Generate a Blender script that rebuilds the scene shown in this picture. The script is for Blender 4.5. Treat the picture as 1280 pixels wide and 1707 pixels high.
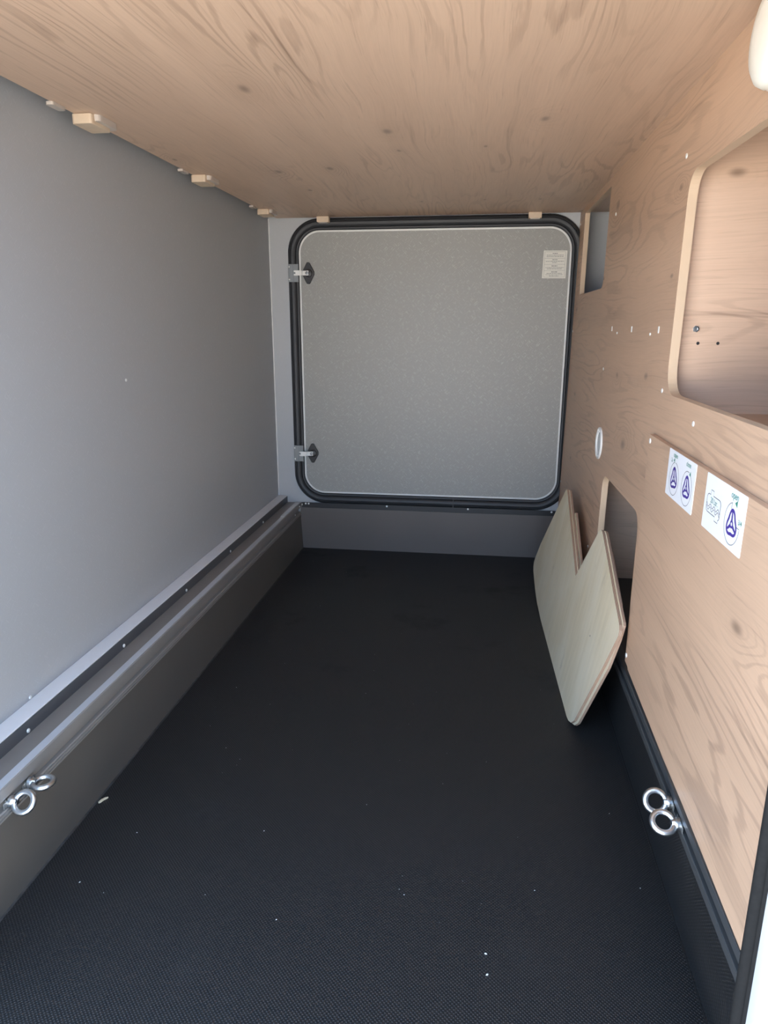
import bpy, bmesh, math, random
from mathutils import Vector, Matrix
from mathutils.geometry import tessellate_polygon

random.seed(7)
scene = bpy.context.scene
COL = scene.collection
for o in list(bpy.data.objects):
    bpy.data.objects.remove(o)

# ------------------------------------------------------------------ camera
cam_d = bpy.data.cameras.new('camera')
cam = bpy.data.objects.new('camera', cam_d)
COL.objects.link(cam)
cam_d.sensor_fit = 'HORIZONTAL'
cam_d.sensor_width = 36.0
cam_d.lens = 1170.05 / 1280 * 36.0
cam_d.clip_start = 0.02
YAW, PITCH, ROLL = -0.136966, -0.259482, 0.001039
fwd = Vector((math.sin(YAW) * math.cos(PITCH), math.cos(YAW) * math.cos(PITCH), math.sin(PITCH)))
rgt = Vector((math.cos(YAW), -math.sin(YAW), 0))
upv = rgt.cross(fwd)
r2 = rgt * math.cos(ROLL) + upv * math.sin(ROLL)
u2 = -rgt * math.sin(ROLL) + upv * math.cos(ROLL)
m = Matrix((r2, u2, -fwd)).transposed().to_4x4()
m.translation = Vector((0, 0, 0.9334))
cam.matrix_world = m
scene.camera = cam

# ------------------------------------------------------------------ sky, sun, exposure
world = bpy.data.worlds.new('sky')
scene.world = world
world.use_nodes = True
bg = world.node_tree.nodes['Background']
bg.inputs['Color'].default_value = (0.50, 0.70, 1.0, 1)
bg.inputs['Strength'].default_value = 2.0
sun_d = bpy.data.lights.new('sun', 'SUN')
sun_d.energy = 28.0
sun_d.angle = 0.01
sun_d.color = (1.0, 0.95, 0.87)
sun = bpy.data.objects.new('sun', sun_d)
COL.objects.link(sun)
to_sun = Vector((0.45, 0.42, 0.85)).normalized()
sun.rotation_euler = to_sun.to_track_quat('Z', 'Y').to_euler()
scene.view_settings.view_transform = 'Standard'
scene.view_settings.look = 'None'
scene.view_settings.gamma = 1.0
scene.view_settings.use_curve_mapping = False
scene.view_settings.exposure = 1.43
scene.cycles.max_bounces = 12
scene.cycles.diffuse_bounces = 8

# ------------------------------------------------------------------ node helpers
class NT:
    def __init__(self, name):
        self.mat = bpy.data.materials.new(name)
        self.mat.use_nodes = True
        self.t = self.mat.node_tree
        self.b = self.t.nodes['Principled BSDF']
    def n(self, typ, **kw):
        nd = self.t.nodes.new(typ)
        for k, v in kw.items():
            setattr(nd, k, v)
        return nd
    def set(self, sock, v):
        if isinstance(v, bpy.types.NodeSocket):
            self.t.links.new(v, sock)
        else:
            sock.default_value = v
    def math(self, op, a, b=None, c=None, clamp=False):
        nd = self.n('ShaderNodeMath', operation=op, use_clamp=clamp)
        self.set(nd.inputs[0], a)
        if b is not None: self.set(nd.inputs[1], b)
        if c is not None: self.set(nd.inputs[2], c)
        return nd.outputs[0]
    def coord(self):
        return self.n('ShaderNodeTexCoord').outputs['Object']
    def sep(self, v):
        s = self.n('ShaderNodeSeparateXYZ'); self.set(s.inputs[0], v); return s.outputs
    def comb(self, x, y, z):
        c = self.n('ShaderNodeCombineXYZ')
        for i, v in enumerate((x, y, z)): self.set(c.inputs[i], v)
        return c.outputs[0]
    def noise(self, vec, scale, detail=2, rough=0.5, dist=0.0):
        nd = self.n('ShaderNodeTexNoise')
        self.set(nd.inputs['Vector'], vec)
        nd.inputs['Scale'].default_value = scale
        nd.inputs['Detail'].default_value = detail
        nd.inputs['Roughness'].default_value = rough
        nd.inputs['Distortion'].default_value = dist
        return nd.outputs['Fac']
    def ramp(self, v, lo, hi, a=0.0, b=1.0):
        nd = self.n('ShaderNodeMapRange', interpolation_type='SMOOTHSTEP')
        self.set(nd.inputs['Value'], v)
        nd.inputs['From Min'].default_value = lo; nd.inputs['From Max'].default_value = hi
        nd.inputs['To Min'].default_value = a; nd.inputs['To Max'].default_value = b
        return nd.outputs[0]
    def mix(self, f, a, b):
        nd = self.n('ShaderNodeMix', data_type='RGBA')
        self.set(nd.inputs[0], f)
        self.set(nd.inputs[6], a if isinstance(a, bpy.types.NodeSocket) else (*a, 1))
        self.set(nd.inputs[7], b if isinstance(b, bpy.types.NodeSocket) else (*b, 1))
        return nd.outputs[2]
    def bump(self, h, strength, dist=0.001):
        nd = self.n('ShaderNodeBump')
        nd.inputs['Strength'].default_value = strength
        nd.inputs['Distance'].default_value = dist
        self.set(nd.inputs['Height'], h)
        self.set(self.b.inputs['Normal'], nd.outputs[0])
    def out(self, col=None, rough=None, metal=None, spec=None):
        if col is not None:
            self.set(self.b.inputs['Base Color'], col if isinstance(col, bpy.types.NodeSocket) else (*col, 1))
        if rough is not None: self.set(self.b.inputs['Roughness'], rough)
        if metal is not None: self.set(self.b.inputs['Metallic'], metal)
        if spec is not None: self.set(self.b.inputs['Specular IOR Level'], spec)
        return self.mat

def wood(name, cross, grain, light, dark, seed=0.0, ringk=105.0):
    T = NT(name)
    s = T.sep(T.coord())
    c, g = s['XYZ'.index(cross)], s['XYZ'.index(grain)]
    # gentle wander of the grain lines
    P0 = T.comb(T.math('MULTIPLY', c, 2.2), seed, T.math('MULTIPLY', g, 1.3))
    wob = T.noise(P0, 1.0, 2)
    cw = T.math('ADD', c, T.math('MULTIPLY', T.math('SUBTRACT', wob, 0.5), 0.10))
    # knots
    kv = T.n('ShaderNodeTexVoronoi', feature='F1', voronoi_dimensions='2D')
    T.set(kv.inputs['Vector'], T.comb(T.math('MULTIPLY', cw, 5.6), T.math('ADD', T.math('MULTIPLY', g, 2.7), seed + 3.3), 0.0))
    kv.inputs['Scale'].default_value = 1.0
    kc = T.sep(kv.outputs['Color'])
    kd = T.math('DIVIDE', kv.outputs['Distance'], T.math('ADD', T.math('MULTIPLY', kc[1], 0.85), 0.35))
    on = T.math('GREATER_THAN', kc[0], 0.58)
    halo = T.math('MULTIPLY', T.ramp(kd, 0.0, 0.34, 1.0, 0.0), on)
    core = T.math('MULTIPLY', T.ramp(kd, 0.005, 0.085, 1.0, 0.0), on)
    # contour lines of stretched noise = cathedral figure
    P1 = T.comb(T.math('MULTIPLY', cw, 8.0), seed + 11.0, T.math('MULTIPLY', g, 0.85))
    n1 = T.noise(P1, 1.0, 2.0, 0.45)
    n1 = T.math('ADD', n1, T.math('MULTIPLY', halo, 0.22))
    fine = T.noise(T.comb(T.math('MULTIPLY', cw, 60.0), seed + 2, T.math('MULTIPLY', g, 6.0)), 1.0, 3, 0.6)
    ph = T.math('ADD', T.math('MULTIPLY', n1, ringk), T.math('MULTIPLY', fine, 5.0))
    rings = T.ramp(T.math('SINE', ph), 0.25, 1.0)
    patch = T.ramp(T.noise(T.comb(T.math('MULTIPLY', cw, 4.0), seed + 21.0, T.math('MULTIPLY', g, 1.6)), 1.0, 2), 0.42, 0.64)
    rings = T.math('MULTIPLY', rings, T.math('ADD', T.math('MULTIPLY', patch, 0.92), 0.08))
    # fibres, pores and dark streaks
    fib = T.noise(T.comb(T.math('MULTIPLY', cw, 260.0), seed, T.math('MULTIPLY', g, 7.0)), 1.0, 3, 0.65)
    pore = T.ramp(T.noise(T.comb(T.math('MULTIPLY', cw, 120.0), seed + 5, T.math('MULTIPLY', g, 3.2)), 1.0, 4, 0.7), 0.55, 0.72)
    streak = T.ramp(T.noise(T.comb(T.math('MULTIPLY', cw, 34.0), seed + 15, T.math('MULTIPLY', g, 1.0)), 1.0, 3, 0.6), 0.60, 0.74)
    broad = T.noise(T.comb(T.math('MULTIPLY', cw, 9.0), seed + 9, T.math('MULTIPLY', g, 0.6)), 1.0, 3)
    f = T.math('MULTIPLY', rings, 0.36)
    f = T.math('ADD', f, T.math('MULTIPLY', fib, 0.42))
    f = T.math('ADD', f, T.math('MULTIPLY', pore, 0.40))
    f = T.math('ADD', f, T.math('MULTIPLY', streak, 0.42))
    f = T.math('ADD', f, T.math('MULTIPLY', T.ramp(broad, 0.3, 0.7), 0.20))
    f = T.math('ADD', f, T.math('MULTIPLY', halo, 0.10))
    f = T.math('SUBTRACT', f, 0.20, clamp=True)
    col = T.mix(f, light, dark)
    col = T.mix(T.math('MULTIPLY', core, 0.65), col, tuple(x * 0.50 for x in dark))
    T.bump(fib, 0.08, 0.0006)
    return T.out(col, 0.42, spec=0.35)

def plain(name, col, rough=0.5, metal=0.0, spec=0.5, var=0.06, scale=30.0, bump=0.0):
    T = NT(name)
    nz = T.noise(T.coord(), scale, 3)
    c = T.mix(nz, tuple(x * (1 - var) for x in col), tuple(min(1, x * (1 + var)) for x in col))
    if bump: T.bump(nz, bump, 0.001)
    return T.out(c, rough, metal, spec)

def embossed(name, col, a, b, strength):
    """laminate with a fine crossed-scratch embossing in the plane of axes a, b"""
    T = NT(name)
    s = T.sep(T.coord())
    p, q = s['XYZ'.index(a)], s['XYZ'.index(b)]
    d1 = T.math('ADD', p, q); d2 = T.math('SUBTRACT', p, q)
    h1 = T.noise(T.comb(T.math('MULTIPLY', d1, 260.0), T.math('MULTIPLY', d2, 34.0), 0.0), 1.0, 2)
    h2 = T.noise(T.comb(T.math('MULTIPLY', d1, 34.0), T.math('MULTIPLY', d2, 260.0), 7.0), 1.0, 2)
    l1 = T.ramp(h1, 0.60, 0.72); l2 = T.ramp(h2, 0.60, 0.72)
    l = T.math('MAXIMUM', l1, l2)
    k = T.math('MULTIPLY', l, strength)
    fine = T.noise(T.coord(), 900.0, 1)
    base = T.mix(fine, tuple(x * 0.93 for x in col), tuple(x * 1.07 for x in col))
    c = T.mix(k, base, tuple(min(1, x * 1.75) for x in col))
    T.bump(l, 0.25, 0.0004)
    return T.out(c, 0.45, spec=0.4)

M = {}
OL, OD = (0.585, 0.415, 0.300), (0.275, 0.180, 0.125)
WL = (0.562, 0.376, 0.254)
IL, ID = (0.68, 0.475, 0.345), (0.33, 0.215, 0.15)
M['wood_ceiling'] = wood('oak_laminate_ceiling', 'X', 'Y', OL, OD, 0.0)
M['wood_wall'] = wood('oak_laminate_wall', 'Z', 'Y', WL, OD, 40.0)
M['wood_cover'] = wood('oak_laminate_cover', 'Z', 'Y', WL, OD, 57.0)
M['wood_inner'] = wood('oak_laminate_inner', 'Z', 'X', IL, ID, 80.0)
M['wood_inner_dark'] = wood('walnut_laminate_inner', 'Z', 'X', IL, ID, 95.0)
M['wood_edge'] = plain('birch_edge_band', (0.60, 0.44, 0.30), 0.5, var=0.05)
M['wall_grey'] = embossed('grey_wall_laminate', (0.375, 0.385, 0.395), 'Y', 'Z', 0.10)
M['back_grey'] = embossed('grey_back_laminate', (0.43, 0.435, 0.44), 'X', 'Z', 0.06)
M['hatch_grey'] = embossed('grey_hatch_laminate', (0.305, 0.30, 0.28), 'X', 'Z', 0.55)
M['rubber'] = plain('black_rubber_seal', (0.030, 0.031, 0.034), 0.5, spec=0.4)
M['rubber_matte'] = plain('matte_black_rubber', (0.014, 0.0135, 0.013), 0.85, spec=0.2, var=0.3, scale=120, bump=0.4)
M['plastic_black'] = plain('black_plastic', (0.018, 0.017, 0.018), 0.45)
M['white_trim'] = plain('white_plastic_trim', (0.72, 0.72, 0.70), 0.4)
M['lamp_white'] = plain('cream_lamp_plastic', (0.80, 0.77, 0.68), 0.35)
M['gel_white'] = plain('white_painted_frame', (0.62, 0.64, 0.67), 0.3)
M['zinc'] = plain('zinc_plated_steel', (0.62, 0.66, 0.70), 0.28, 1.0, var=0.12, scale=160.0, bump=0.25)
M['zinc_plate'] = plain('zinc_plate', (0.24, 0.25, 0.255), 0.35, 0.6)
M['alu'] = plain('anodised_aluminium', (0.50, 0.51, 0.54), 0.38, 0.15, var=0.04)
M['alu_dull'] = plain('dull_aluminium', (0.30, 0.285, 0.27), 0.42, 0.3, var=0.05)
M['ledge'] = plain('brown_grey_ledge', (0.21, 0.19, 0.175), 0.40, 0.0, var=0.10, scale=12)
M['ledge_dark'] = plain('dark_ledge', (0.030, 0.029, 0.029), 0.42, 0.1, var=0.10, scale=12)
M['fascia'] = plain('dark_grey_fascia', (0.075, 0.078, 0.085), 0.4)
M['edge_alu'] = plain('pale_edge_aluminium', (0.74, 0.74, 0.76), 0.35, 0.0, var=0.04)
M['pad'] = plain('grey_beige_pad', (0.50, 0.44, 0.385), 0.3)
M['weld'] = plain('scuffed_weld', (0.045, 0.044, 0.043), 0.6, var=0.9, scale=60)
M['rail_dark'] = plain('dark_anodised_rail', (0.060, 0.063, 0.066), 0.4, 0.1)
M['screw'] = plain('bright_screw', (0.78, 0.77, 0.74), 0.3, 0.15)
M['paper'] = plain('white_sticker', (0.80, 0.81, 0.84), 0.35, var=0.015)
M['paper_cream'] = plain('cream_label', (0.70, 0.68, 0.61), 0.5, var=0.03)
M['ink_grey'] = plain('grey_ink', (0.11, 0.11, 0.12), 0.6)
M['ink_green'] = plain('green_ink', (0.05, 0.24, 0.17), 0.6)
M['ink_violet'] = plain('violet_ink', (0.060, 0.035, 0.25), 0.5)
M['chip'] = plain('pale_wood_chip', (0.62, 0.54, 0.40), 0.7)
M['block'] = plain('pale_wood_block', (0.60, 0.47, 0.34), 0.55, var=0.12, scale=60)
M['clear'] = plain('translucent_pad', (0.60, 0.60, 0.60), 0.25)
M['ground'] = plain('sunlit_gravel', (0.40, 0.375, 0.34), 0.9, var=0.2, scale=20)

def floor_mat(name, base, weave=True):
    T = NT(name)
    co = T.coord()
    s = T.sep(co)
    K = 2 * math.pi / 0.0060
    a = T.math('SINE', T.math('MULTIPLY', s[0], K))
    b = T.math('SINE', T.math('MULTIPLY', s[1], K))
    c = T.math('SINE', T.math('MULTIPLY', s[2], K))
    w = T.math('ADD', T.math('MULTIPLY', a, b), T.math('MULTIPLY', b, c))
    w = T.ramp(w, -0.2, 0.9)
    sm = T.ramp(T.noise(co, 3.2, 5, 0.62), 0.52, 0.78)
    fine = T.ramp(T.noise(co, 60.0, 4, 0.7), 0.45, 0.75)
    dust = T.math('MULTIPLY', sm, fine)
    sc = T.ramp(T.noise(T.comb(T.math('MULTIPLY', s[0], 30.0), T.math('MULTIPLY', s[1], 6.0), s[2]), 1.0, 4, 0.75), 0.72, 0.80)
    k = T.math('ADD', T.math('MULTIPLY', w, 0.75), T.math('MULTIPLY', dust, 0.45))
    k = T.math('ADD', k, T.math('MULTIPLY', sc, 0.10), clamp=True)
    col = T.mix(k, base, tuple(x * 2.6 + 0.008 for x in base))
    T.bump(w, 0.8, 0.0007)
    return T.out(col, T.ramp(sm, 0, 1, 0.48, 0.64), spec=0.36)
M['floor'] = floor_mat('black_woven_rubber_mat', (0.0110, 0.0111, 0.0117))
M['upstand'] = plain('dark_brown_upstand', (0.100, 0.092, 0.082), 0.48, var=0.10, scale=7)
M['upstand_back'] = plain('dark_brown_back_upstand', (0.112, 0.094, 0.085), 0.45, var=0.10, scale=6)

def ply_face():
    T = NT('pale_poplar_plywood')
    s = T.sep(T.coord())
    g = T.noise(T.comb(T.math('MULTIPLY', s[1], 60.0), T.math('MULTIPLY', s[2], 5.0), 2.0), 1.0, 4, 0.6)
    bl = T.ramp(T.noise(T.comb(T.math('MULTIPLY', s[1], 9.0), T.math('MULTIPLY', s[2], 4.0), 5.0), 1.0, 4), 0.35, 0.7)
    st = T.ramp(T.noise(T.comb(T.math('MULTIPLY', s[1], 22.0), T.math('MULTIPLY', s[2], 9.0), 9.0), 1.0, 5, 0.7), 0.60, 0.75)
    c = T.mix(g, (0.60, 0.515, 0.355), (0.80, 0.695, 0.495))
    c = T.mix(T.math('MULTIPLY', bl, 0.45), c, (0.80, 0.74, 0.60))
    c = T.mix(T.math('MULTIPLY', st, 0.45), c, (0.38, 0.33, 0.25))
    return T.out(c, 0.6, spec=0.3)
M['ply'] = ply_face()
BN = Vector((-0.984, -0.031, 0.174)).normalized()
def ply_edge():
    T = NT('plywood_edge_layers')
    s = T.sep(T.coord())
    d = T.math('ADD', T.math('ADD', T.math('MULTIPLY', s[0], BN.x), T.math('MULTIPLY', s[1], BN.y)), T.math('MULTIPLY', s[2], BN.z))
    w = T.math('SINE', T.math('MULTIPLY', d, 2 * math.pi / 0.0019))
    c = T.mix(T.ramp(w, -0.4, 0.4), (0.25, 0.13, 0.09), (0.50, 0.37, 0.26))
    return T.out(c, 0.75)
M['ply_edge'] = ply_edge()

# ------------------------------------------------------------------ mesh helpers
class MB:
    def __init__(self):
        self.v, self.f, self.mi = [], [], []
    def add(self, verts, faces, mi=0):
        o = len(self.v)
        self.v += [Vector(p) for p in verts]
        for f in faces:
            self.f.append([i + o for i in f]); self.mi.append(mi)
        return self
    def box(self, a, b, mi=0):
        x0, y0, z0 = a; x1, y1, z1 = b
        return self.add([(x0,y0,z0),(x1,y0,z0),(x1,y1,z0),(x0,y1,z0),(x0,y0,z1),(x1,y0,z1),(x1,y1,z1),(x0,y1,z1)],
                        [(3,2,1,0),(4,5,6,7),(0,1,5,4),(1,2,6,5),(2,3,7,6),(3,0,4,7)], mi)
    def prism(self, loops, fn, d0, d1, mi=0, side_mi=None, back=True):
        """loops: outer + holes in 2D; fn(p, d) -> 3D point; between depths d0 and d1"""
        side_mi = mi if side_mi is None else side_mi
        flat = [p for l in loops for p in l]
        tri = tessellate_polygon([[Vector((p[0], p[1], 0)) for p in l] for l in loops])
        self.add([fn(p, d0) for p in flat], tri, mi)
        if back: self.add([fn(p, d1) for p in flat], [t[::-1] for t in tri], mi)
        for l in loops:
            n = len(l)
            self.add([fn(p, d0) for p in l] + [fn(p, d1) for p in l],
                     [(i, (i + 1) % n, (i + 1) % n + n, i + n) for i in range(n)], side_mi)
        return self
    def rings(self, loops, closed=False):
        """connect equal-length closed loops with quads"""
        n = len(loops[0]); o = len(self.v)
        for l in loops: self.v += [Vector(p) for p in l]
        k = len(loops)
        for j in range(k if closed else k - 1):
            a, b = j * n, ((j + 1) % k) * n
            for i in range(n):
                self.f.append([o + a + i, o + a + (i + 1) % n, o + b + (i + 1) % n, o + b + i]); self.mi.append(0)
        return self
    def tube(self, pts, r, seg=10, closed=False):
        loops = []
        N = len(pts)
        for i, p in enumerate(pts):
            p = Vector(p)
            if closed: t = Vector(pts[(i + 1) % N]) - Vector(pts[i - 1])
            else: t = Vector(pts[min(i + 1, N - 1)]) - Vector(pts[max(i - 1, 0)])
            t.normalize()
            ref = self.ref if hasattr(self, 'ref') else Vector((0, 0, 1))
            a = t.cross(ref)
            if a.length < 1e-4: a = t.cross(Vector((1, 0, 0)))
            a.normalize(); b = t.cross(a)
            rr = r[i] if isinstance(r, (list, tuple)) else r
            loops.append([p + (a * math.cos(x) + b * math.sin(x)) * rr for x in [2 * math.pi * k / seg for k in range(seg)]])
        o = len(self.v)
        self.rings(loops, closed)
        if not closed:
            self.f.append([o + i for i in range(seg)][::-1]); self.mi.append(0)
            self.f.append([o + (N - 1) * seg + i for i in range(seg)]); self.mi.append(0)
        return self
    def lathe(self, prof, c, axis, seg=32):
        """prof: (radius, height along axis)"""
        axis = Vector(axis).normalized(); c = Vector(c)
        a = axis.orthogonal().normalized(); b = axis.cross(a)
        loops = [[c + axis * h + (a * math.cos(x) + b * math.sin(x)) * r for x in [2 * math.pi * k / seg for k in range(seg)]] for r, h in prof]
        o = len(self.v)
        self.rings(loops)
        self.f.append([o + i for i in range(seg)][::-1]); self.mi.append(0)
        e = o + (len(prof) - 1) * seg
        self.f.append([e + i for i in range(seg)]); self.mi.append(0)
        return self
    def build(self, name, mats, parent=None, smooth=None, bevel=0.0):
        off = Vector(parent.get('_w', (0, 0, 0))) if parent else Vector((0, 0, 0))
        me = bpy.data.meshes.new(name)
        me.from_pydata([v - off for v in self.v], [], self.f)
        mats = mats if isinstance(mats, (list, tuple)) else [mats]
        for mm in mats: me.materials.append(M[mm])
        for p, i in zip(me.polygons, self.mi): p.material_index = i
        bm = bmesh.new(); bm.from_mesh(me)
        bmesh.ops.remove_doubles(bm, verts=bm.verts, dist=1e-6)
        bmesh.ops.recalc_face_normals(bm, faces=bm.faces)
        if bevel:
            eds = [e for e in bm.edges if len(e.link_faces) == 2 and e.calc_face_angle(0) > 0.5]
            bmesh.ops.bevel(bm, geom=eds, offset=bevel, segments=2, affect='EDGES', profile=0.5)
        bm.to_mesh(me); bm.free()
        if smooth is not None:
            me.shade_smooth()
            me.set_sharp_from_angle(angle=math.radians(smooth))
        o = bpy.data.objects.new(name, me)
        COL.objects.link(o)
        if parent:
            o.parent = parent
        o['_w'] = tuple(off)
        return o

def tag(o, label, cat, group=None, kind=None):
    o['label'] = label; o['category'] = cat
    if group: o['group'] = group
    if kind: o['kind'] = kind
    return o
def thing(name, label, cat, loc, group=None, kind=None):
    o = bpy.data.objects.new(name, None)
    o.empty_display_size = 0.05
    COL.objects.link(o); o.location = loc
    o['_w'] = tuple(loc)
    return tag(o, label, cat, group, kind)
def struct(name, mb, mats, label, cat, **kw):
    return tag(mb.build(name, mats, **kw), label, cat, kind='structure')
def share(src, name, delta, parent):
    """copy of a part, mesh data shared, moved by delta"""
    c = src.copy(); COL.objects.link(c); c.name = name
    c.parent = parent; c.location = Vector(src.location) + Vector(delta)
    return c
def rrect(x0, x1, z0, z1, r, seg=10):
    pts = []
    for cx, cz, a0 in ((x1 - r, z1 - r, 0), (x0 + r, z1 - r, 90), (x0 + r, z0 + r, 180), (x1 - r, z0 + r, 270)):
        for k in range(seg + 1):
            a = math.radians(a0 + 90 * k / seg)
            pts.append((cx + r * math.cos(a), cz + r * math.sin(a)))
    return pts
def rounded(poly, radii, seg=7):
    """round the corners of a 2D polygon"""
    out = []
    n = len(poly)
    for i, p in enumerate(poly):
        r = radii[i] if isinstance(radii, (list, tuple)) else radii
        p = Vector(p); a = Vector(poly[i - 1]) - p; b = Vector(poly[(i + 1) % n]) - p
        if r <= 0: out.append(tuple(p)); continue
        ang = a.angle(b); d = min(r / math.tan(ang / 2), a.length * .49, b.length * .49)
        s, e = p + a.normalized() * d, p + b.normalized() * d
        for k in range(seg + 1):
            t = k / seg
            q = s * (1 - t) ** 2 + p * 2 * t * (1 - t) + e * t * t
            out.append((q.x, q.y))
    return out
def wallx(y, z):            # front face of the right-hand partition (very slightly out of square)
    return 0.352 - 0.0055 * y + 0.011 * (z - 1.335)
def RWf(p, d):              # p = (y, z); d > 0 towards the room
    return (wallx(p[0], p[1]) - d, p[0], p[1])

# ------------------------------------------------------------------ the shell
CE = 1.335
struct('ground', MB().add([(-30,-40,-0.62),(30,-40,-0.62),(30,30,-0.62),(-30,30,-0.62)], [(0,1,2,3)]), 'ground',
       'pale sunlit gravel outside the vehicle', 'ground')
struct('floor', MB().box((-0.80, 0.665, -0.03), (0.36, 2.86, 0.0)), 'floor',
       'black woven rubber floor of the garage', 'floor')
struct('wall_left', MB().box((-0.90, 0.665, -0.03), (-0.85, 2.90, 1.42)), 'wall_grey',
       'smooth grey laminate wall on the left of the garage', 'wall')
struct('wall_back', MB().box((-0.90, 2.85, -0.03), (1.0, 2.90, 1.42)), 'back_grey',
       'grey laminate rear wall around the hatch', 'wall')
struct('ceiling', MB().box((-0.812, 0.665, CE), (0.95, 2.835, CE + 0.016)), 'wood_ceiling',
       'oak laminate panel ceiling of the garage', 'ceiling')
struct('roof', MB().box((-0.90, 0.625, 1.42), (1.0, 2.90, 1.46)), 'gel_white',
       'white outer roof above the oak ceiling', 'roof')
struct('wall_outer', MB().box((0.95, 0.665, -0.03), (1.0, 2.85, 1.42)), 'wall_grey',
       'grey wall behind the oak partition', 'wall')
struct('underfloor', MB().box((-1.0, 0.625, -0.09), (1.0, 2.90, -0.03)), 'upstand',
       'dark underside of the garage floor', 'floor')

# body side with the loading opening (outside, at the camera's end)
OX0, OX1, OZ0, OZ1 = -0.80, 0.336, -0.028, 1.325
outer = [(-3.0, -0.35), (4.0, -0.35), (4.0, 2.3), (-3.0, 2.3)]
hole = rrect(OX0, OX1, OZ0, OZ1, 0.07, 8)
fy = lambda p, d: (p[0], d, p[1])
struct('wall_front', MB().prism([outer, hole], fy, 0.655, 0.668), 'gel_white',
       'white outer body side around the loading opening', 'wall')
d2 = thing('door_2', 'white framed loading opening with black rubber seal at lower right', 'door frame', (0, 0.68, 0), kind='structure')
MB().rings([[ (p[0], y, p[1]) for p in rrect(OX0 - d, OX1 + d, OZ0 - d, OZ1 + d, 0.07 + d, 8)]
            for d, y in ((0.0, 0.650), (-0.0015, 0.652), (-0.0015, 0.697), (0.008, 0.697), (0.008, 0.650))], closed=True).build('frame', 'gel_white', d2, smooth=40)
seal_prof = [(0.004, 0.6965), (-0.002, 0.6975), (-0.0045, 0.7005), (-0.002, 0.7035), (-0.0085, 0.7060), (-0.0115, 0.7090), (-0.0125, 0.7130), (-0.0110, 0.7160), (0.006, 0.7160)]
sl = MB()
sl.rings([[(p[0], y, p[1]) for p in rrect(OX0 - d, OX1 + d, OZ0 - d, OZ1 + d, 0.07 + d, 8)] for d, y in seal_prof], closed=True)
sl.build('seal', 'rubber_matte', d2, smooth=50)

# the loading door itself, swung open on its right-hand hinges
d3 = thing('door_3', 'white loading door swung wide open outside on the right', 'door', (0.405, 0.63, 0.0), kind='structure')
du = Vector((0.21, -0.978, 0)).normalized(); dn = Vector((-du.y, du.x, 0))
fd = lambda p, d: Vector((0.410, 0.615, 0)) + du * p[0] + dn * d + Vector((0, 0, p[1]))
MB().prism([rrect(0.0, 1.13, -0.03, 1.32, 0.07, 8)], fd, 0.0, 0.035).build('leaf', 'gel_white', d3)
MB().prism([rrect(0.035, 1.095, 0.005, 1.285, 0.05, 8)], fd, -0.003, 0.0, 0).build('inner_lining', 'hatch_grey', d3)
for hz in (0.25, 1.05):
    MB().box((0.385, 0.612, hz), (0.415, 0.650, hz + 0.07)).build('hinge', 'zinc_plate', d3, bevel=0.002)

# ------------------------------------------------------------------ floor tray upstands, ledges, rails
struct('trim_1', MB().add([(-0.745,0.665,0),(-0.745,2.845,0),(-0.752,2.845,0.149),(-0.752,0.665,0.149),
                           (-0.80,0.665,0),(-0.80,2.845,0),(-0.80,2.845,0.149),(-0.80,0.665,0.149)],
       [(0,1,2,3),(4,7,6,5),(3,2,6,7),(0,3,7,4),(1,5,6,2),(0,4,5,1)]), 'upstand',
       'dark upstand along the left edge of the floor', 'upstand')
struct('trim_2', MB().add([(0.342,0.716,0),(0.342,2.845,0),(0.338,2.845,0.168),(0.338,0.716,0.168),
                           (0.36,0.716,0),(0.36,2.845,0),(0.36,2.845,0.168),(0.36,0.716,0.168)],
       [(0,1,2,3),(4,7,6,5),(3,2,6,7),(0,3,7,4),(1,5,6,2),(0,4,5,1)]), 'floor',
       'black woven upstand along the right edge of the floor', 'upstand')
fl = bpy.data.objects['floor']
MB().box((-0.7455, 0.668, 0.0), (-0.7405, 2.838, 0.0012)).build('weld_seam', 'weld', fl)
MB().box((0.339, 0.716, 0.0), (0.3425, 2.838, 0.0012)).build('weld_seam', 'floor', fl)
t3 = struct('trim_3', MB().box((-0.752, 2.838, 0), (0.342, 2.85, 0.200)), 'upstand_back',
       'dark brown upstand below the rear hatch', 'upstand')
MB().box((-0.745, 2.8345, 0.182), (0.315, 2.838, 0.204)).build('top_strip', 'plastic_black', t3, bevel=0.001)
def screw_mesh(parent, c, axis, r=0.0045, mat='screw', name='screw'):
    return MB().lathe([(r, 0), (r * 0.9, r * 0.35), (r * 0.45, r * 0.6)], c, axis, 10).build(name, mat, parent, smooth=40)
s0 = screw_mesh(t3, (-0.715, 2.834, 0.199), (0, -1, 0), 0.0042)
for x in (-0.728, -0.379, -0.040, 0.299):
    share(s0, 'screw', (x + 0.715, 0, 0), t3)
# left ledge
t4 = struct('trim_4', MB().box((-0.85, 0.668, 0.149), (-0.769, 2.845, 0.200)), 'ledge',
       'brown grey ledge between the left wall and lashing rail', 'ledge')
t5 = struct('trim_5', MB().box((-0.85, 0.668, 0.2002), (-0.812, 2.846, 0.229)), 'edge_alu',
       'grey aluminium edge strip along the foot of the left wall', 'edge strip', bevel=0.0012)
MB().box((-0.8119, 0.668, 0.2002), (-0.8105, 2.846, 0.2265)).build('fascia', 'fascia', t5)
s1 = screw_mesh(t5, (-0.8105, 1.053, 0.207), (1, 0, 0), 0.0045)
for k in range(1, 6):
    share(s1, 'screw', (0, 0.3605 * k, 0), t5)
dot = MB().lathe([(0.004, 0), (0.003, 0.002)], (-0.850, 1.123, 0.233), (1, 0, 0), 8).build('plug', 'white_trim', t5)
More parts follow.
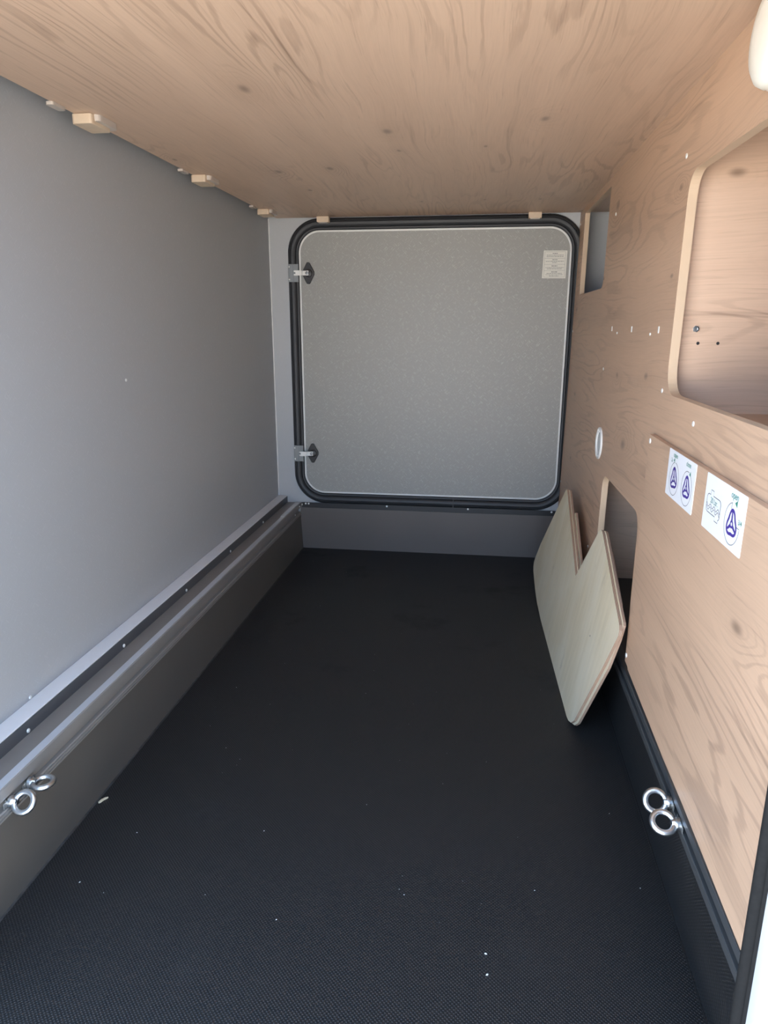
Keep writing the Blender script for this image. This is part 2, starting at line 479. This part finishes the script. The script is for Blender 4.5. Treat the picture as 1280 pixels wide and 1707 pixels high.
# left lashing rail
lr = thing('lashing_rail', 'grey aluminium slotted rail along the left side of the floor', 'rail', (-0.76, 1.75, 0.149))
pl = [(-0.769,0.149),(-0.769,0.2015),(-0.7525,0.2015),(-0.751,0.2000),(-0.751,0.1815),(-0.753,0.180),(-0.761,0.180),(-0.761,0.162),(-0.753,0.162),(-0.751,0.1605),(-0.751,0.149)]
MB().prism([pl], lambda p, d: (p[0], d, p[1]), 0.70, 2.835).build('profile', 'alu_dull', lr)
MB().box((-0.7505, 0.70, 0.1495), (-0.7485, 2.835, 0.1525)).build('lower_lip', 'alu_dull', lr)
MB().box((-0.7505, 0.70, 0.1565), (-0.7490, 2.835, 0.1590)).build('lower_lip', 'alu_dull', lr)
MB().box((-0.769, 0.70, 0.2015), (-0.7535, 2.835, 0.2030)).build('top_strip', 'alu', lr)
MB().box((-0.772, 2.60, 0.2030), (-0.7535, 2.835, 0.2042)).build('end_tape', 'clear', lr)
e0 = screw_mesh(lr, (-0.751, 2.815, 0.190), (1, 0, 0), 0.0042)
share(e0, 'screw', (0, -0.075, -0.018), lr); share(e0, 'screw', (0.012, 0.0, 0.0085), lr)
# right lashing rail
rr = thing('lashing_rail', 'dark slotted rail along the foot of the oak partition', 'rail', (0.336, 1.75, 0.168))
pr = [(0.346,0.168),(0.346,0.209),(0.3300,0.209),(0.3285,0.2075),(0.3285,0.1960),(0.3300,0.195),(0.338,0.195),(0.338,0.181),(0.3300,0.181),(0.3285,0.180),(0.3285,0.168)]
MB().prism([pr], lambda p, d: (p[0], d, p[1]), 0.7165, 2.835).build('profile', 'rail_dark', rr)
struct('trim_6', MB().box((0.346, 0.716, 0.168), (0.95, 2.84, 0.207)), 'ledge_dark',
       'dark base board behind the oak partition', 'base')

# ------------------------------------------------------------------ oak partition (right)
cut1 = rounded([(2.205, 1.312), (2.205, 1.040), (2.705, 1.040), (2.715, 1.316)], [0.004, 0.035, 0.004, 0.004])
comp = rounded([(0.80, 1.185), (1.380, 1.190), (1.380, 0.812), (0.80, 0.812)], [0.03, 0.045, 0.060, 0.03], 9)
arch = [(1.431, 0.219), (1.464, 0.245), (1.470, 0.34), (1.476, 0.455)]
arch += rounded([(1.476, 0.455), (1.480, 0.552), (1.925, 0.548), (1.925, 0.40)], [0, 0.070, 0.050, 0], 9)[1:-1]
arch += [(1.926, 0.40), (1.912, 0.219)]
outer = [(0.7185, 0.196)] + arch + [(2.846, 0.225), (2.846, CE), (0.7185, CE)]
wr = struct('wall_right', MB().prism([outer, cut1, comp], lambda p, d: RWf(p, d), 0.0, -0.016, 0, 1), ['wood_wall', 'wood_edge'],
       'oak laminate partition with three cut-outs on the right', 'partition wall')
def on_wall(name, y, z, r, mat, h=0.002, seg=10, parent=wr):
    c = Vector(RWf((y, z), 0.0))
    return MB().lathe([(r, -0.0005), (r, h * 0.6), (r * 0.7, h)], c, (-1, 0, 0), seg).build(name, mat, parent, smooth=40)
for y, z in ((1.404,0.815),(1.417,1.223),(2.089,1.223),(2.066,0.817),(1.186,0.781),(2.057,0.299),(2.822,1.292),(2.805,0.914),(2.81,0.334)):
    on_wall('screw', y, z, 0.0045, 'screw')
for y, hh in ((1.993,0.012),(1.740,0.013),(1.484,0.013)):
    c = RWf((y, 0.926), 0)
    MB().box((c[0]-0.001, y-0.004, 0.926-hh/2), (c[0]+0.002, y+0.004, 0.926+hh/2)).build('slot_plug', 'white_trim', wr)
for y, z in ((1.912,0.916),(1.550,0.917)):
    on_wall('plug', y, z, 0.0032, 'white_trim')
# edge bands of the openings (proud, lighter)
def band(loop, name, r=0.0012):
    n = len(loop)
    MB().rings([[RWf(p, 0.0012) for p in loop], [RWf(p, -0.0165) for p in loop],
                ], False).build(name, 'wood_edge', wr, smooth=40)

# inner panels
struct('wall_inner_1', MB().box((0.358, 1.400, 0.774), (0.95, 1.415, CE)), 'wood_inner',
       'oak inner panel seen through the large rounded cut-out', 'panel')
ip = bpy.data.objects['wall_inner_1']
MB().lathe([(0.0062, 0), (0.0058, 0.003), (0.0030, 0.0032), (0.0028, 0.0015)], (0.3855, 1.400, 0.928), (0, -1, 0), 6).build('bolt', 'zinc', ip, smooth=30)
for x in (0.392, 0.427):
    MB().lathe([(0.0030, 0), (0.0024, 0.0004)], (x, 1.400, 0.9025), (0, -1, 0), 10).build('drill_hole', 'plastic_black', ip)
struct('shelf_board', MB().box((0.350, 0.70, 0.758), (0.95, 1.415, 0.774)), 'wood_cover',
       'oak shelf board inside the large rounded cut-out', 'shelf')
struct('wall_inner_2', MB().box((0.360, 2.05, 0.207), (0.95, 2.065, 0.75)), 'wood_inner_dark',
       'dark inner panel seen through the low arched cut-out', 'panel')

# screwed cover panel with two stickers
cp = thing('cover_panel', 'oak cover panel with two white stickers screwed to the partition', 'panel', (0.33, 1.07, 0.24))
cov = [(1.420, 0.245), (1.420, 0.7300), (0.7185, 0.7300), (0.7185, 0.222)]
MB().prism([cov], RWf, 0.0105, 0.0004, 0, 0).build('board', 'wood_cover', cp, bevel=0.0008)
for y, z in ((1.409, 0.718), (1.411, 0.262)):
    c = Vector(RWf((y, z), 0.0104))
    MB().lathe([(0.0052, 0), (0.0048, 0.0016), (0.0022, 0.002)], c, (-1, 0, 0), 12).build('screw', 'screw', cp, smooth=40)

def text_tris(body, size):
    cu = bpy.data.curves.new('t', 'FONT'); cu.body = body; cu.size = size; cu.align_x = 'CENTER'; cu.align_y = 'CENTER'
    cu.resolution_u = 3
    ob = bpy.data.objects.new('t', cu)
    me = bpy.data.meshes.new_from_object(ob)
    vs = [(v.co.x, v.co.y) for v in me.vertices]; fs = [tuple(p.vertices) for p in me.polygons]
    bpy.data.objects.remove(ob); bpy.data.curves.remove(cu); bpy.data.meshes.remove(me)
    return vs, fs

def stroke(mb, fn, pts, w, d, closed=False):
    """flat ink line of width w through 2D points"""
    n = len(pts); L, R_ = [], []
    for i in range(n):
        p = Vector(pts[i])
        a = Vector(pts[i - 1]) if (closed or i > 0) else p
        b = Vector(pts[(i + 1) % n]) if (closed or i < n - 1) else p
        t = (b - a).normalized(); nn = Vector((-t.y, t.x)) * w / 2
        L.append(p + nn); R_.append(p - nn)
    k = n if closed else n - 1
    mb.add([fn(p, d) for p in L] + [fn(p, d) for p in R_], [(i, (i + 1) % n, (i + 1) % n + n, i + n) for i in range(k)])

def sticker(y0, z0, label):
    fn = lambda p, d: RWf((y0 - p[0] / 1012, z0 + p[1] / 1012), 0.0105 + d)
    b = MB().prism([rrect(0, 160, 0, 81, 2.5, 4)], fn, 0.0006, 0.0).build('sticker', 'paper', cp)
    b['label'] = label
    return fn, b
D = 0.0009
def circ(cx, cy, r, a0, a1, n=48):
    return [(cx + r * math.cos(math.radians(a0 + (a1 - a0) * k / n)), cy + r * math.sin(math.radians(a0 + (a1 - a0) * k / n))) for k in range(n + 1)]
def handwheel(fn, st, cx, cy, tilt):
    mb = MB()
    N = 60
    rad = lambda t: 18.2 + 2.7 * math.cos(3 * (t - math.radians(tilt)))
    P = [(cx + rad(t) * math.cos(t), cy + rad(t) * math.sin(t)) for t in [2 * math.pi * k / N for k in range(N)]]
    Q = [(cx + (rad(t) - 4.6) * math.cos(t), cy + (rad(t) - 4.6) * math.sin(t)) for t in [2 * math.pi * k / N for k in range(N)]]
    mb.add([fn(p, D) for p in P] + [fn(p, D) for p in Q], [(i, (i + 1) % N, (i + 1) % N + N, i + N) for i in range(N)])
    for k in range(3):
        a = math.radians(tilt + 120 * k)
        u = Vector((math.cos(a), math.sin(a))); w = Vector((-u.y, u.x)); c = Vector((cx, cy))
        pts = [c + u * 4.0 - w * 2.6, c + u * 17.5 - w * 1.6, c + u * 17.5 + w * 1.6, c + u * 4.0 + w * 2.6]
        mb.add([fn(p, D + 0.00005) for p in pts], [(0, 1, 2, 3)])
    P = circ(cx, cy, 5.6, 0, 360, 24)[:-1]; Q = circ(cx, cy, 2.6, 0, 360, 24)[:-1]
    mb.add([fn(p, D + 0.0001) for p in P] + [fn(p, D + 0.0001) for p in Q], [(i, (i + 1) % 24, (i + 1) % 24 + 24, i + 24) for i in range(24)])
    mb.build('handwheel_symbol', 'ink_violet', st)
def ink_text(fn, st, body, cx, cy, size, mat, sx=1.0):
    vs, fs = text_tris(body, size)
    mb = MB(); mb.add([fn((cx + x * sx, cy + y), D + 0.0001) for x, y in vs], fs)
    mb.build('lettering', mat, st)
def arrow(fn, st, tip, ang, size):
    a = math.radians(ang); u = Vector((math.cos(a), math.sin(a))); w = Vector((-u.y, u.x)); t = Vector(tip)
    MB().add([fn(p, D + 0.0001) for p in (t, t - u * size + w * size * .55, t - u * size - w * size * .55)], [(0, 1, 2)]).build('arrow', 'ink_green', st)

f1, k1 = sticker(1.263, 0.6495, 'white sticker with two violet handwheels marked open and close')
handwheel(f1, k1, 45, 34, 98); handwheel(f1, k1, 120, 34.5, 94)
mb = MB(); stroke(mb, f1, circ(45, 34, 28, 100, 450), 0.9, D); stroke(mb, f1, circ(120, 34, 28, 68, -285), 0.9, D); mb.build('rotation_circle', 'ink_grey', k1)
ink_text(f1, k1, 'open', 43, 74, 12.5, 'ink_green'); ink_text(f1, k1, 'close', 120, 73, 12.5, 'ink_green'); ink_text(f1, k1, '2x', 23, 63, 9.5, 'ink_green')
arrow(f1, k1, (33, 65), 180, 7); arrow(f1, k1, (137, 56), -45, 8)
f2, k2 = sticker(1.0515, 0.6495, 'white sticker with tank symbol 20 Ltr. and violet handwheel')
handwheel(f2, k2, 119, 34.5, 94)
mb = MB(); stroke(mb, f2, [(112, 53), (112, 62.5)] + circ(119, 35, 28, 102, 360) + [(136, 35)], 0.9, D)
tank = [(26,60),(38,60),(38,53),(64,53),(68,52),(71,48),(71,28),(69,26),(66,25),(66,20.5),(52,20.5),(52,26.5),(18,26.5),(14,28),(12,31),(12,48),(14,51),(18,53),(26,53)]
stroke(mb, f2, tank, 1.1, D, True)
for dz in (0, -4.5):
    stroke(mb, f2, [(12 + 59 * k / 40, 37 + dz + 2.6 * math.cos(k / 40 * math.pi * 7)) for k in range(41)], 1.0, D)
mb.build('tank_symbol', 'ink_grey', k2)
ink_text(f2, k2, '20 Ltr.', 43, 45.5, 11.5, 'ink_green'); ink_text(f2, k2, 'open', 119, 72.5, 13.5, 'ink_green'); ink_text(f2, k2, '3/4', 147, 43, 10, 'ink_green')
arrow(f2, k2, (122, 64), 180, 8.5)

# ------------------------------------------------------------------ rear hatch
h1 = thing('door_1', 'grey rear hatch with rounded corners in a black rubber seal', 'hatch', (-0.21, 2.846, 0.205), kind='structure')
HX0, HX1, HZ0, HZ1, HR = -0.727, 0.3105, 0.249, 1.2875, 0.082
MB().prism([rrect(HX0, HX1, HZ0, HZ1, HR, 14)], fy, 2.842, 2.8495).build('panel', 'hatch_grey', h1)
def hloops(prof):
    return [[(p[0], 2.85 - h, p[1]) for p in rrect(HX0 - d, HX1 + d, HZ0 - d, HZ1 + d, HR + d * 1.0, 14)] for d, h in prof]
MB().rings(hloops([(-0.0045, 0.006), (-0.0045, 0.0105), (0.0, 0.0115), (0.002, 0.010), (0.002, 0.006)]), True).build('edge_trim', 'white_trim', h1, smooth=50)
MB().rings(hloops([(0.002, 0.001), (0.002, 0.013), (0.005, 0.016), (0.010, 0.0165), (0.012, 0.013), (0.014, 0.019), (0.022, 0.024), (0.030, 0.024), (0.033, 0.018), (0.035, 0.020), (0.041, 0.017), (0.046, 0.008), (0.046, 0.001)]), True).build('seal', 'rubber', h1, smooth=45)
MB().box((-0.103, 2.8255, 0.2055), (-0.0995, 2.831, 0.245)).build('seal_joint', 'plastic_black', h1)

def latch(zc):
    # strike plate on the seal, screws, black diamond escutcheon, folded tongue
    p = MB()
    p.box((-0.769, 2.8225, zc - 0.0335), (-0.728, 2.8245, zc + 0.0335))
    p.box((-0.762, 2.8205, zc - 0.0335), (-0.7485, 2.8225, zc + 0.0335))
    p.box((-0.7315, 2.8165, zc - 0.0335), (-0.7285, 2.8225, zc + 0.0335))
    sp = p.build('strike_plate', 'zinc_plate', h1, bevel=0.0006)
    for dz in (-0.023, 0.023):
        screw_mesh(sp, (-0.7645, 2.8225, zc + dz), (0, -1, 0), 0.0038)
    dia = rounded([(-0.697, zc - 0.040), (-0.687, zc - 0.040), (-0.6685, zc - 0.006), (-0.6685, zc + 0.006), (-0.687, zc + 0.040), (-0.697, zc + 0.040), (-0.7155, zc + 0.006), (-0.7155, zc - 0.006)], 0.004, 3)
    e = MB().prism([dia], fy, 2.832, 2.842).build('escutcheon', 'plastic_black', h1, bevel=0.0015)
    MB().lathe([(0.0155, 0), (0.0150, 0.005), (0.012, 0.007)], (-0.690, 2.832, zc), (0, -1, 0), 20).build('rosette', 'plastic_black', e, smooth=40)
    t = MB()
    t.box((-0.7125, 2.8215, zc - 0.009), (-0.688, 2.8240, zc + 0.009))
    t.box((-0.718, 2.8160, zc - 0.009), (-0.7125, 2.8240, zc + 0.009))
    t.box((-0.738, 2.8140, zc - 0.0095), (-0.718, 2.8165, zc + 0.0095))
    t.box((-0.745, 2.8140, zc + 0.003), (-0.738, 2.8165, zc + 0.0095))
    t.box((-0.745, 2.8140, zc - 0.0095), (-0.738, 2.8165, zc - 0.003))
    tg = t.build('tongue', 'screw', e, bevel=0.0007)
    MB().lathe([(0.0066, 0), (0.0062, 0.003), (0.003, 0.0036)], (-0.694, 2.8215, zc), (0, -1, 0), 12).build('tongue_screw', 'zinc_plate', e, smooth=40)
latch(1.132); latch(0.417)
# small notice label in the hatch's upper right corner
lb = MB().prism([[(0.2085, 1.107), (0.2955, 1.106), (0.2965, 1.2045), (0.2105, 1.2055)]], fy, 2.8412, 2.842).build('notice_label', 'paper_cream', h1)
lb['label'] = 'cream notice label with four boxed paragraphs of tiny print'
pm = MB()
def bar(x0, x1, z, h): pm.add([(x0, 2.8409, z), (x1, 2.8409, z), (x1, 2.8409, z + h), (x0, 2.8409, z + h)], [(0, 1, 2, 3)])
bx0, bx1 = 0.2145, 0.2905
for z in (1.1105, 1.1335, 1.1555, 1.1775, 1.2005): bar(bx0, bx1, z, 0.0006)
for x in (bx0, bx1 - 0.0006):
    pm.add([(x, 2.8409, 1.1105), (x + 0.0006, 2.8409, 1.1105), (x + 0.0006, 2.8409, 1.2011), (x, 2.8409, 1.2011)], [(0, 1, 2, 3)])
pm.build('print_frame', 'ink_grey', lb)
pm = MB()
rnd = random.Random(3)
for z, hw, h in ((1.1935, 0.009, 0.0022), (1.1880, 0.031, 0.0014), (1.1830, 0.031, 0.0014), (1.1715, 0.009, 0.0022), (1.1660, 0.033, 0.0014), (1.1615, 0.009, 0.0014),
                 (1.1495, 0.011, 0.0022), (1.1440, 0.033, 0.0014), (1.1395, 0.027, 0.0014), (1.1280, 0.011, 0.0022), (1.1235, 0.028, 0.0014), (1.1185, 0.031, 0.0014), (1.1140, 0.018, 0.0014)):
    x = 0.2525 - hw
    while x < 0.2525 + hw:
        w = rnd.uniform(0.003, 0.009); bar(x, min(x + w, 0.2525 + hw), z, h); x += w + 0.0014
pm.build('print_lines', 'ink_grey', lb)
# thin white bead in the rear left corner
struct('trim_7', MB().box((-0.850, 2.846, 0.229), (-0.8465, 2.85, 1.335)), 'white_trim',
       'thin white corner bead where left wall meets rear wall', 'corner bead')
MBt = MB().lathe([(0.004, 0), (0.003, 0.0015)], (-0.850, 1.614, 0.806), (1, 0, 0), 8)
MBt.build('plug', 'white_trim', bpy.data.objects['wall_left'])

# ------------------------------------------------------------------ wooden blocks under the ceiling
LB = [(1.430, 'pale block under the left ceiling edge, nearest to the camera'),
      (2.014, 'pale block under the left ceiling edge, middle of the three'),
      (2.604, 'pale block under the left ceiling edge, in the rear corner')]
for y, lab in LB:
    b = thing('support_block', lab, 'block', (-0.796, y + 0.04, CE), group='blocks under the ceiling')
    MB().prism([rounded([(-0.817, y), (-0.775, y), (-0.775, y + 0.075), (-0.817, y + 0.075)], 0.006, 3)],
               lambda p, d: (p[0], p[1], d), CE - 0.019, CE - 0.0005).build('block', 'block', b, bevel=0.0015)
    MB().prism([rounded([(-0.813, y + 0.012), (-0.765, y + 0.012), (-0.765, y + 0.088), (-0.813, y + 0.088)], 0.012, 4)],
               lambda p, d: (p[0], p[1], d), CE - 0.012, CE - 0.0002).build('pad', 'pad', b)
    MB().prism([rounded([(-0.821, y - 0.078), (-0.806, y - 0.078), (-0.806, y - 0.035), (-0.821, y - 0.035)], 0.004, 3)],
               lambda p, d: (p[0], p[1], d), CE - 0.006, CE - 0.0002).build('clip', 'pad', b)
for x, lab in ((-0.646, 'pale block above the upper left corner of the hatch'), (0.146, 'pale block above the upper right corner of the hatch')):
    b = thing('support_block', lab, 'block', (x + 0.0235, 2.82, CE), group='blocks under the ceiling')
    MB().box((x, 2.800, CE - 0.021), (x + 0.047, 2.8255, CE - 0.0005)).build('block', 'block', b, bevel=0.0015)
    MB().box((x + 0.006, 2.803, CE - 0.0235), (x + 0.041, 2.8235, CE - 0.021)).build('pad', 'pad', b)

# ------------------------------------------------------------------ round grommet and lamp on the partition
g = thing('cable_grommet', 'white round recessed grommet in the oak partition below the hatch label', 'grommet', RWf((2.022, 0.615), 0))
gc = Vector(RWf((2.022, 0.615), 0)); AX = Vector((-1, -0.0055, 0.011)).normalized()
def ring(prof, name, mat):
    a = AX.orthogonal().normalized(); b_ = AX.cross(a)
    MB().rings([[gc + AX * h + (a * math.cos(x) + b_ * math.sin(x)) * r for x in [2 * math.pi * k / 36 for k in range(36)]] for r, h in prof], True).build(name, mat, g, smooth=40)
ring([(0.045, 0.0002), (0.0445, 0.004), (0.041, 0.0055), (0.0365, 0.004), (0.0355, 0.0002)], 'rim', 'white_trim')
MB().lathe([(0.0355, 0.0003), (0.030, 0.0016), (0.006, 0.0022)], gc, AX, 36).build('disc', 'clear', g, smooth=40)
for a in (70, 110, 250, 290):
    r = math.radians(a); q = gc + Vector((-0.0048, 0.038 * math.cos(r), 0.038 * math.sin(r)))
    MB().box(q - Vector((0.001, 0.0035, 0.003)), q + Vector((0.0015, 0.0035, 0.003))).build('clip', 'screw', g, bevel=0.0006)

lc = Vector(RWf((1.012, 1.273), 0))
lt = thing('ceiling_spotlight', 'cream white round lamp high on the oak partition', 'lamp', tuple(lc))
lt.name = 'wall_lamp'
MB().lathe([(0.062, 0.0003), (0.062, 0.006)], lc, AX, 40).build('base', 'white_trim', lt, smooth=40)
MB().lathe([(0.060, 0.006), (0.0605, 0.013), (0.057, 0.021), (0.048, 0.027), (0.03, 0.030), (0.008, 0.031)], lc, AX, 40).build('cover', 'lamp_white', lt, smooth=60)

# small zinc bracket inside the arched cut-out
br = thing('angle_bracket', 'small zinc bracket at the foot of the arched cut-out', 'bracket', (0.355, 1.475, 0.207))
MB().box((0.3505, 1.462, 0.2092), (0.353, 1.482, 0.250)).box((0.3505, 1.462, 0.2072), (0.372, 1.482, 0.2092)).build('plate', 'zinc_plate', br)
MB().lathe([(0.003, 0), (0.002, 0.001)], (0.3505, 1.472, 0.238), (-1, 0, 0), 8).build('screw', 'screw', br)

# ------------------------------------------------------------------ eye bolts in the rails
def eye_bolt(face, sx, y, z, roll, label, yaw=0.0, grp='eye bolts'):
    """face = x of the rail face, sx = direction the bolt points, roll about its own axis"""
    ax = Vector((sx * math.cos(yaw), math.sin(yaw), 0)).normalized()
    base = Vector((face, y, z))
    e = thing('eye_bolt', label, 'eye bolt', tuple(base), group=grp)
    nrm = Vector((0, -math.cos(roll), math.sin(roll)))
    nrm = (nrm - ax * nrm.dot(ax)).normalized(); t = ax.cross(nrm)
    R0, r0 = 0.0163, 0.0049
    c = base + ax * 0.0255
    mbx = MB(); mbx.ref = nrm
    pts = [c + (ax * math.cos(a) + t * math.sin(a)) * R0 for a in [2 * math.pi * k / 40 for k in range(40)]]
    mbx.tube(pts, r0, 12, True).build('ring', 'zinc', e, smooth=60)
    MB().lathe([(0.0095, 0.0012), (0.0095, 0.0062), (0.0085, 0.0072), (0.0066, 0.0095), (0.0058, 0.0135)], base, ax, 20).build('collar', 'zinc', e, smooth=40)
    MB().lathe([(0.0040, -0.006), (0.0040, 0.0012)], base, ax, 12).build('shank', 'zinc', e, smooth=40)
    nb = MB()
    o = base
    nb.box((min(face - 0.0004 * -sx, face + sx * 0.0014), y - 0.017, z - 0.0055), (max(face - 0.0004 * -sx, face + sx * 0.0014), y + 0.017, z + 0.0055))
    nb.build('slot_nut', 'zinc_plate', e, bevel=0.0004)
eye_bolt(-0.751, 1, 0.908, 0.1710, 0.75, 'left pair of eye bolts, the nearer upright zinc ring')
eye_bolt(-0.751, 1, 0.958, 0.1710, 1.58, 'left pair of eye bolts, the farther ring turned flatter', yaw=0.10)
eye_bolt(0.3285, -1, 1.032, 0.1880, 0.62, 'right pair of eye bolts, the farther zinc ring')
eye_bolt(0.3285, -1, 0.981, 0.1880, 1.05, 'right pair of eye bolts, the nearer zinc ring')

# ------------------------------------------------------------------ loose plywood boards leaning on the partition
B0 = Vector((0.237, 1.568, 0.0)); BH = Vector((-0.031, 0.9995, 0)).normalized(); BW_ = BN.cross(BH).normalized()
if BW_.z < 0: BW_ = -BW_
def board(outline, k, th, label, lift=0.0):
    e = thing('plywood_board', label, 'board', (0.24, 1.9, 0.0), group='loose plywood boards')
    fn = lambda p, d: B0 + BH * p[0] + BW_ * (p[1] + lift) - BN * d
    MB().prism([outline], fn, k, k + th, 0, 1).build('board', ['ply', 'ply_edge'], e)
    return e, fn
o1 = [(0.748,0.417),(0.960,0.158),(0.985,0.115),(0.998,0.095),(1.005,0.072),(0.995,0.058),(0.975,0.048),(0.895,0.030),(0.820,0.016),(0.749,0.007),(0.626,0.0008),(0.244,0.0),(0.028,0.0),(0.004,0.003),
      (-0.022,0.013),(-0.043,0.032),(-0.139,0.229),(-0.171,0.303),(-0.177,0.318),(-0.174,0.329),(-0.165,0.337),(-0.150,0.342),(-0.077,0.365),(0.047,0.407),(0.150,0.441),(0.165,0.445),(0.178,0.446),(0.189,0.443),(0.197,0.436),(0.212,0.414),(0.3125,0.271),(0.722,0.420),(0.735,0.422)]
e1, fb = board(o1, 0.0, 0.0062, 'front plywood board of the leaning stack, with a cut notch', 0.0)
hm = fb((0.02, 0.225), -0.0003)
MB().lathe([(0.0022, 0), (0.0015, 0.0003)], hm, BN, 8).build('nail_hole', 'plastic_black', e1)
o2 = [(s - 0.012, t) for s, t in o1]
o2 = [(max(s, -0.168), t) for s, t in o2]
board(o2, 0.0066, 0.0060, 'middle plywood board of the leaning stack, nearly hidden', 0.0018)
o3 = [(0.600,0.374),(0.74,0.16),(0.76,0.11),(0.75,0.06),(0.70,0.02),(0.60,0.004),(0.03,0.0),(0.0,0.008),(-0.098,0.188),(-0.102,0.203),(-0.095,0.215),(-0.100,0.27),(-0.092,0.335),(-0.080,0.350),(0.085,0.408),(0.105,0.412),(0.120,0.404),(0.285,0.264),(0.33,0.282),(0.585,0.381)]
board(o3, 0.0150, 0.0066, 'rearmost and smallest plywood board of the leaning stack', 0.0036)

# ------------------------------------------------------------------ small things on the floor
wc = MB()
arc_o = [(0.0, 0.0), (0.004, 0.010), (0.011, 0.018), (0.020, 0.022)]
arc_i = [(0.019, 0.019), (0.012, 0.011), (0.008, 0.002), (0.004, -0.002)]
wc.prism([arc_o + arc_i], lambda p, d: (-0.738 + p[0] * 0.6, 1.130 + p[1] * 0.8, d), 0.0035, 0.0004)
tag(wc.build('wood_chip', 'chip'), 'small curved pale wood chip on the floor by the left upstand', 'wood chip')
cr = MB()
rnd = random.Random(11)
spots = [(-0.382,1.098,1.6),(0.037,0.882,2.4),(0.039,0.846,2.6),(-0.62,1.62,1.2),(-0.50,2.55,1.2),(-0.55,1.35,1.3),(-0.2,1.2,1.1),(-0.30,0.90,1.4),(0.28,1.24,1.5),(0.30,1.05,1.5),(-0.62,1.06,1.6),(-0.66,0.93,1.8),(-0.1,0.98,1.2),(0.12,1.02,1.2)]
spots += [(rnd.uniform(-0.70, 0.22), rnd.uniform(0.8, 2.7), rnd.uniform(0.5, 0.9)) for _ in range(45)]
for x, y, s in spots:
    s *= 0.0011
    a = rnd.uniform(0, 3.14); dx, dy = math.cos(a) * s, math.sin(a) * s
    cr.add([(x - dx, y - dy, 0.0002), (x + dy * .6, y - dx * .6, 0.0002), (x + dx, y + dy, 0.0002), (x - dy * .6, y + dx * .6, 0.0002), (x, y, 0.0002 + s * 0.8)],
           [(0, 1, 4), (1, 2, 4), (2, 3, 4), (3, 0, 4), (3, 2, 1, 0)])
tag(cr.build('dust_crumbs', 'white_trim'), 'tiny pale crumbs of dust scattered over the black floor', 'crumbs', kind='stuff')

for o in bpy.data.objects:
    if '_w' in o: del o['_w']
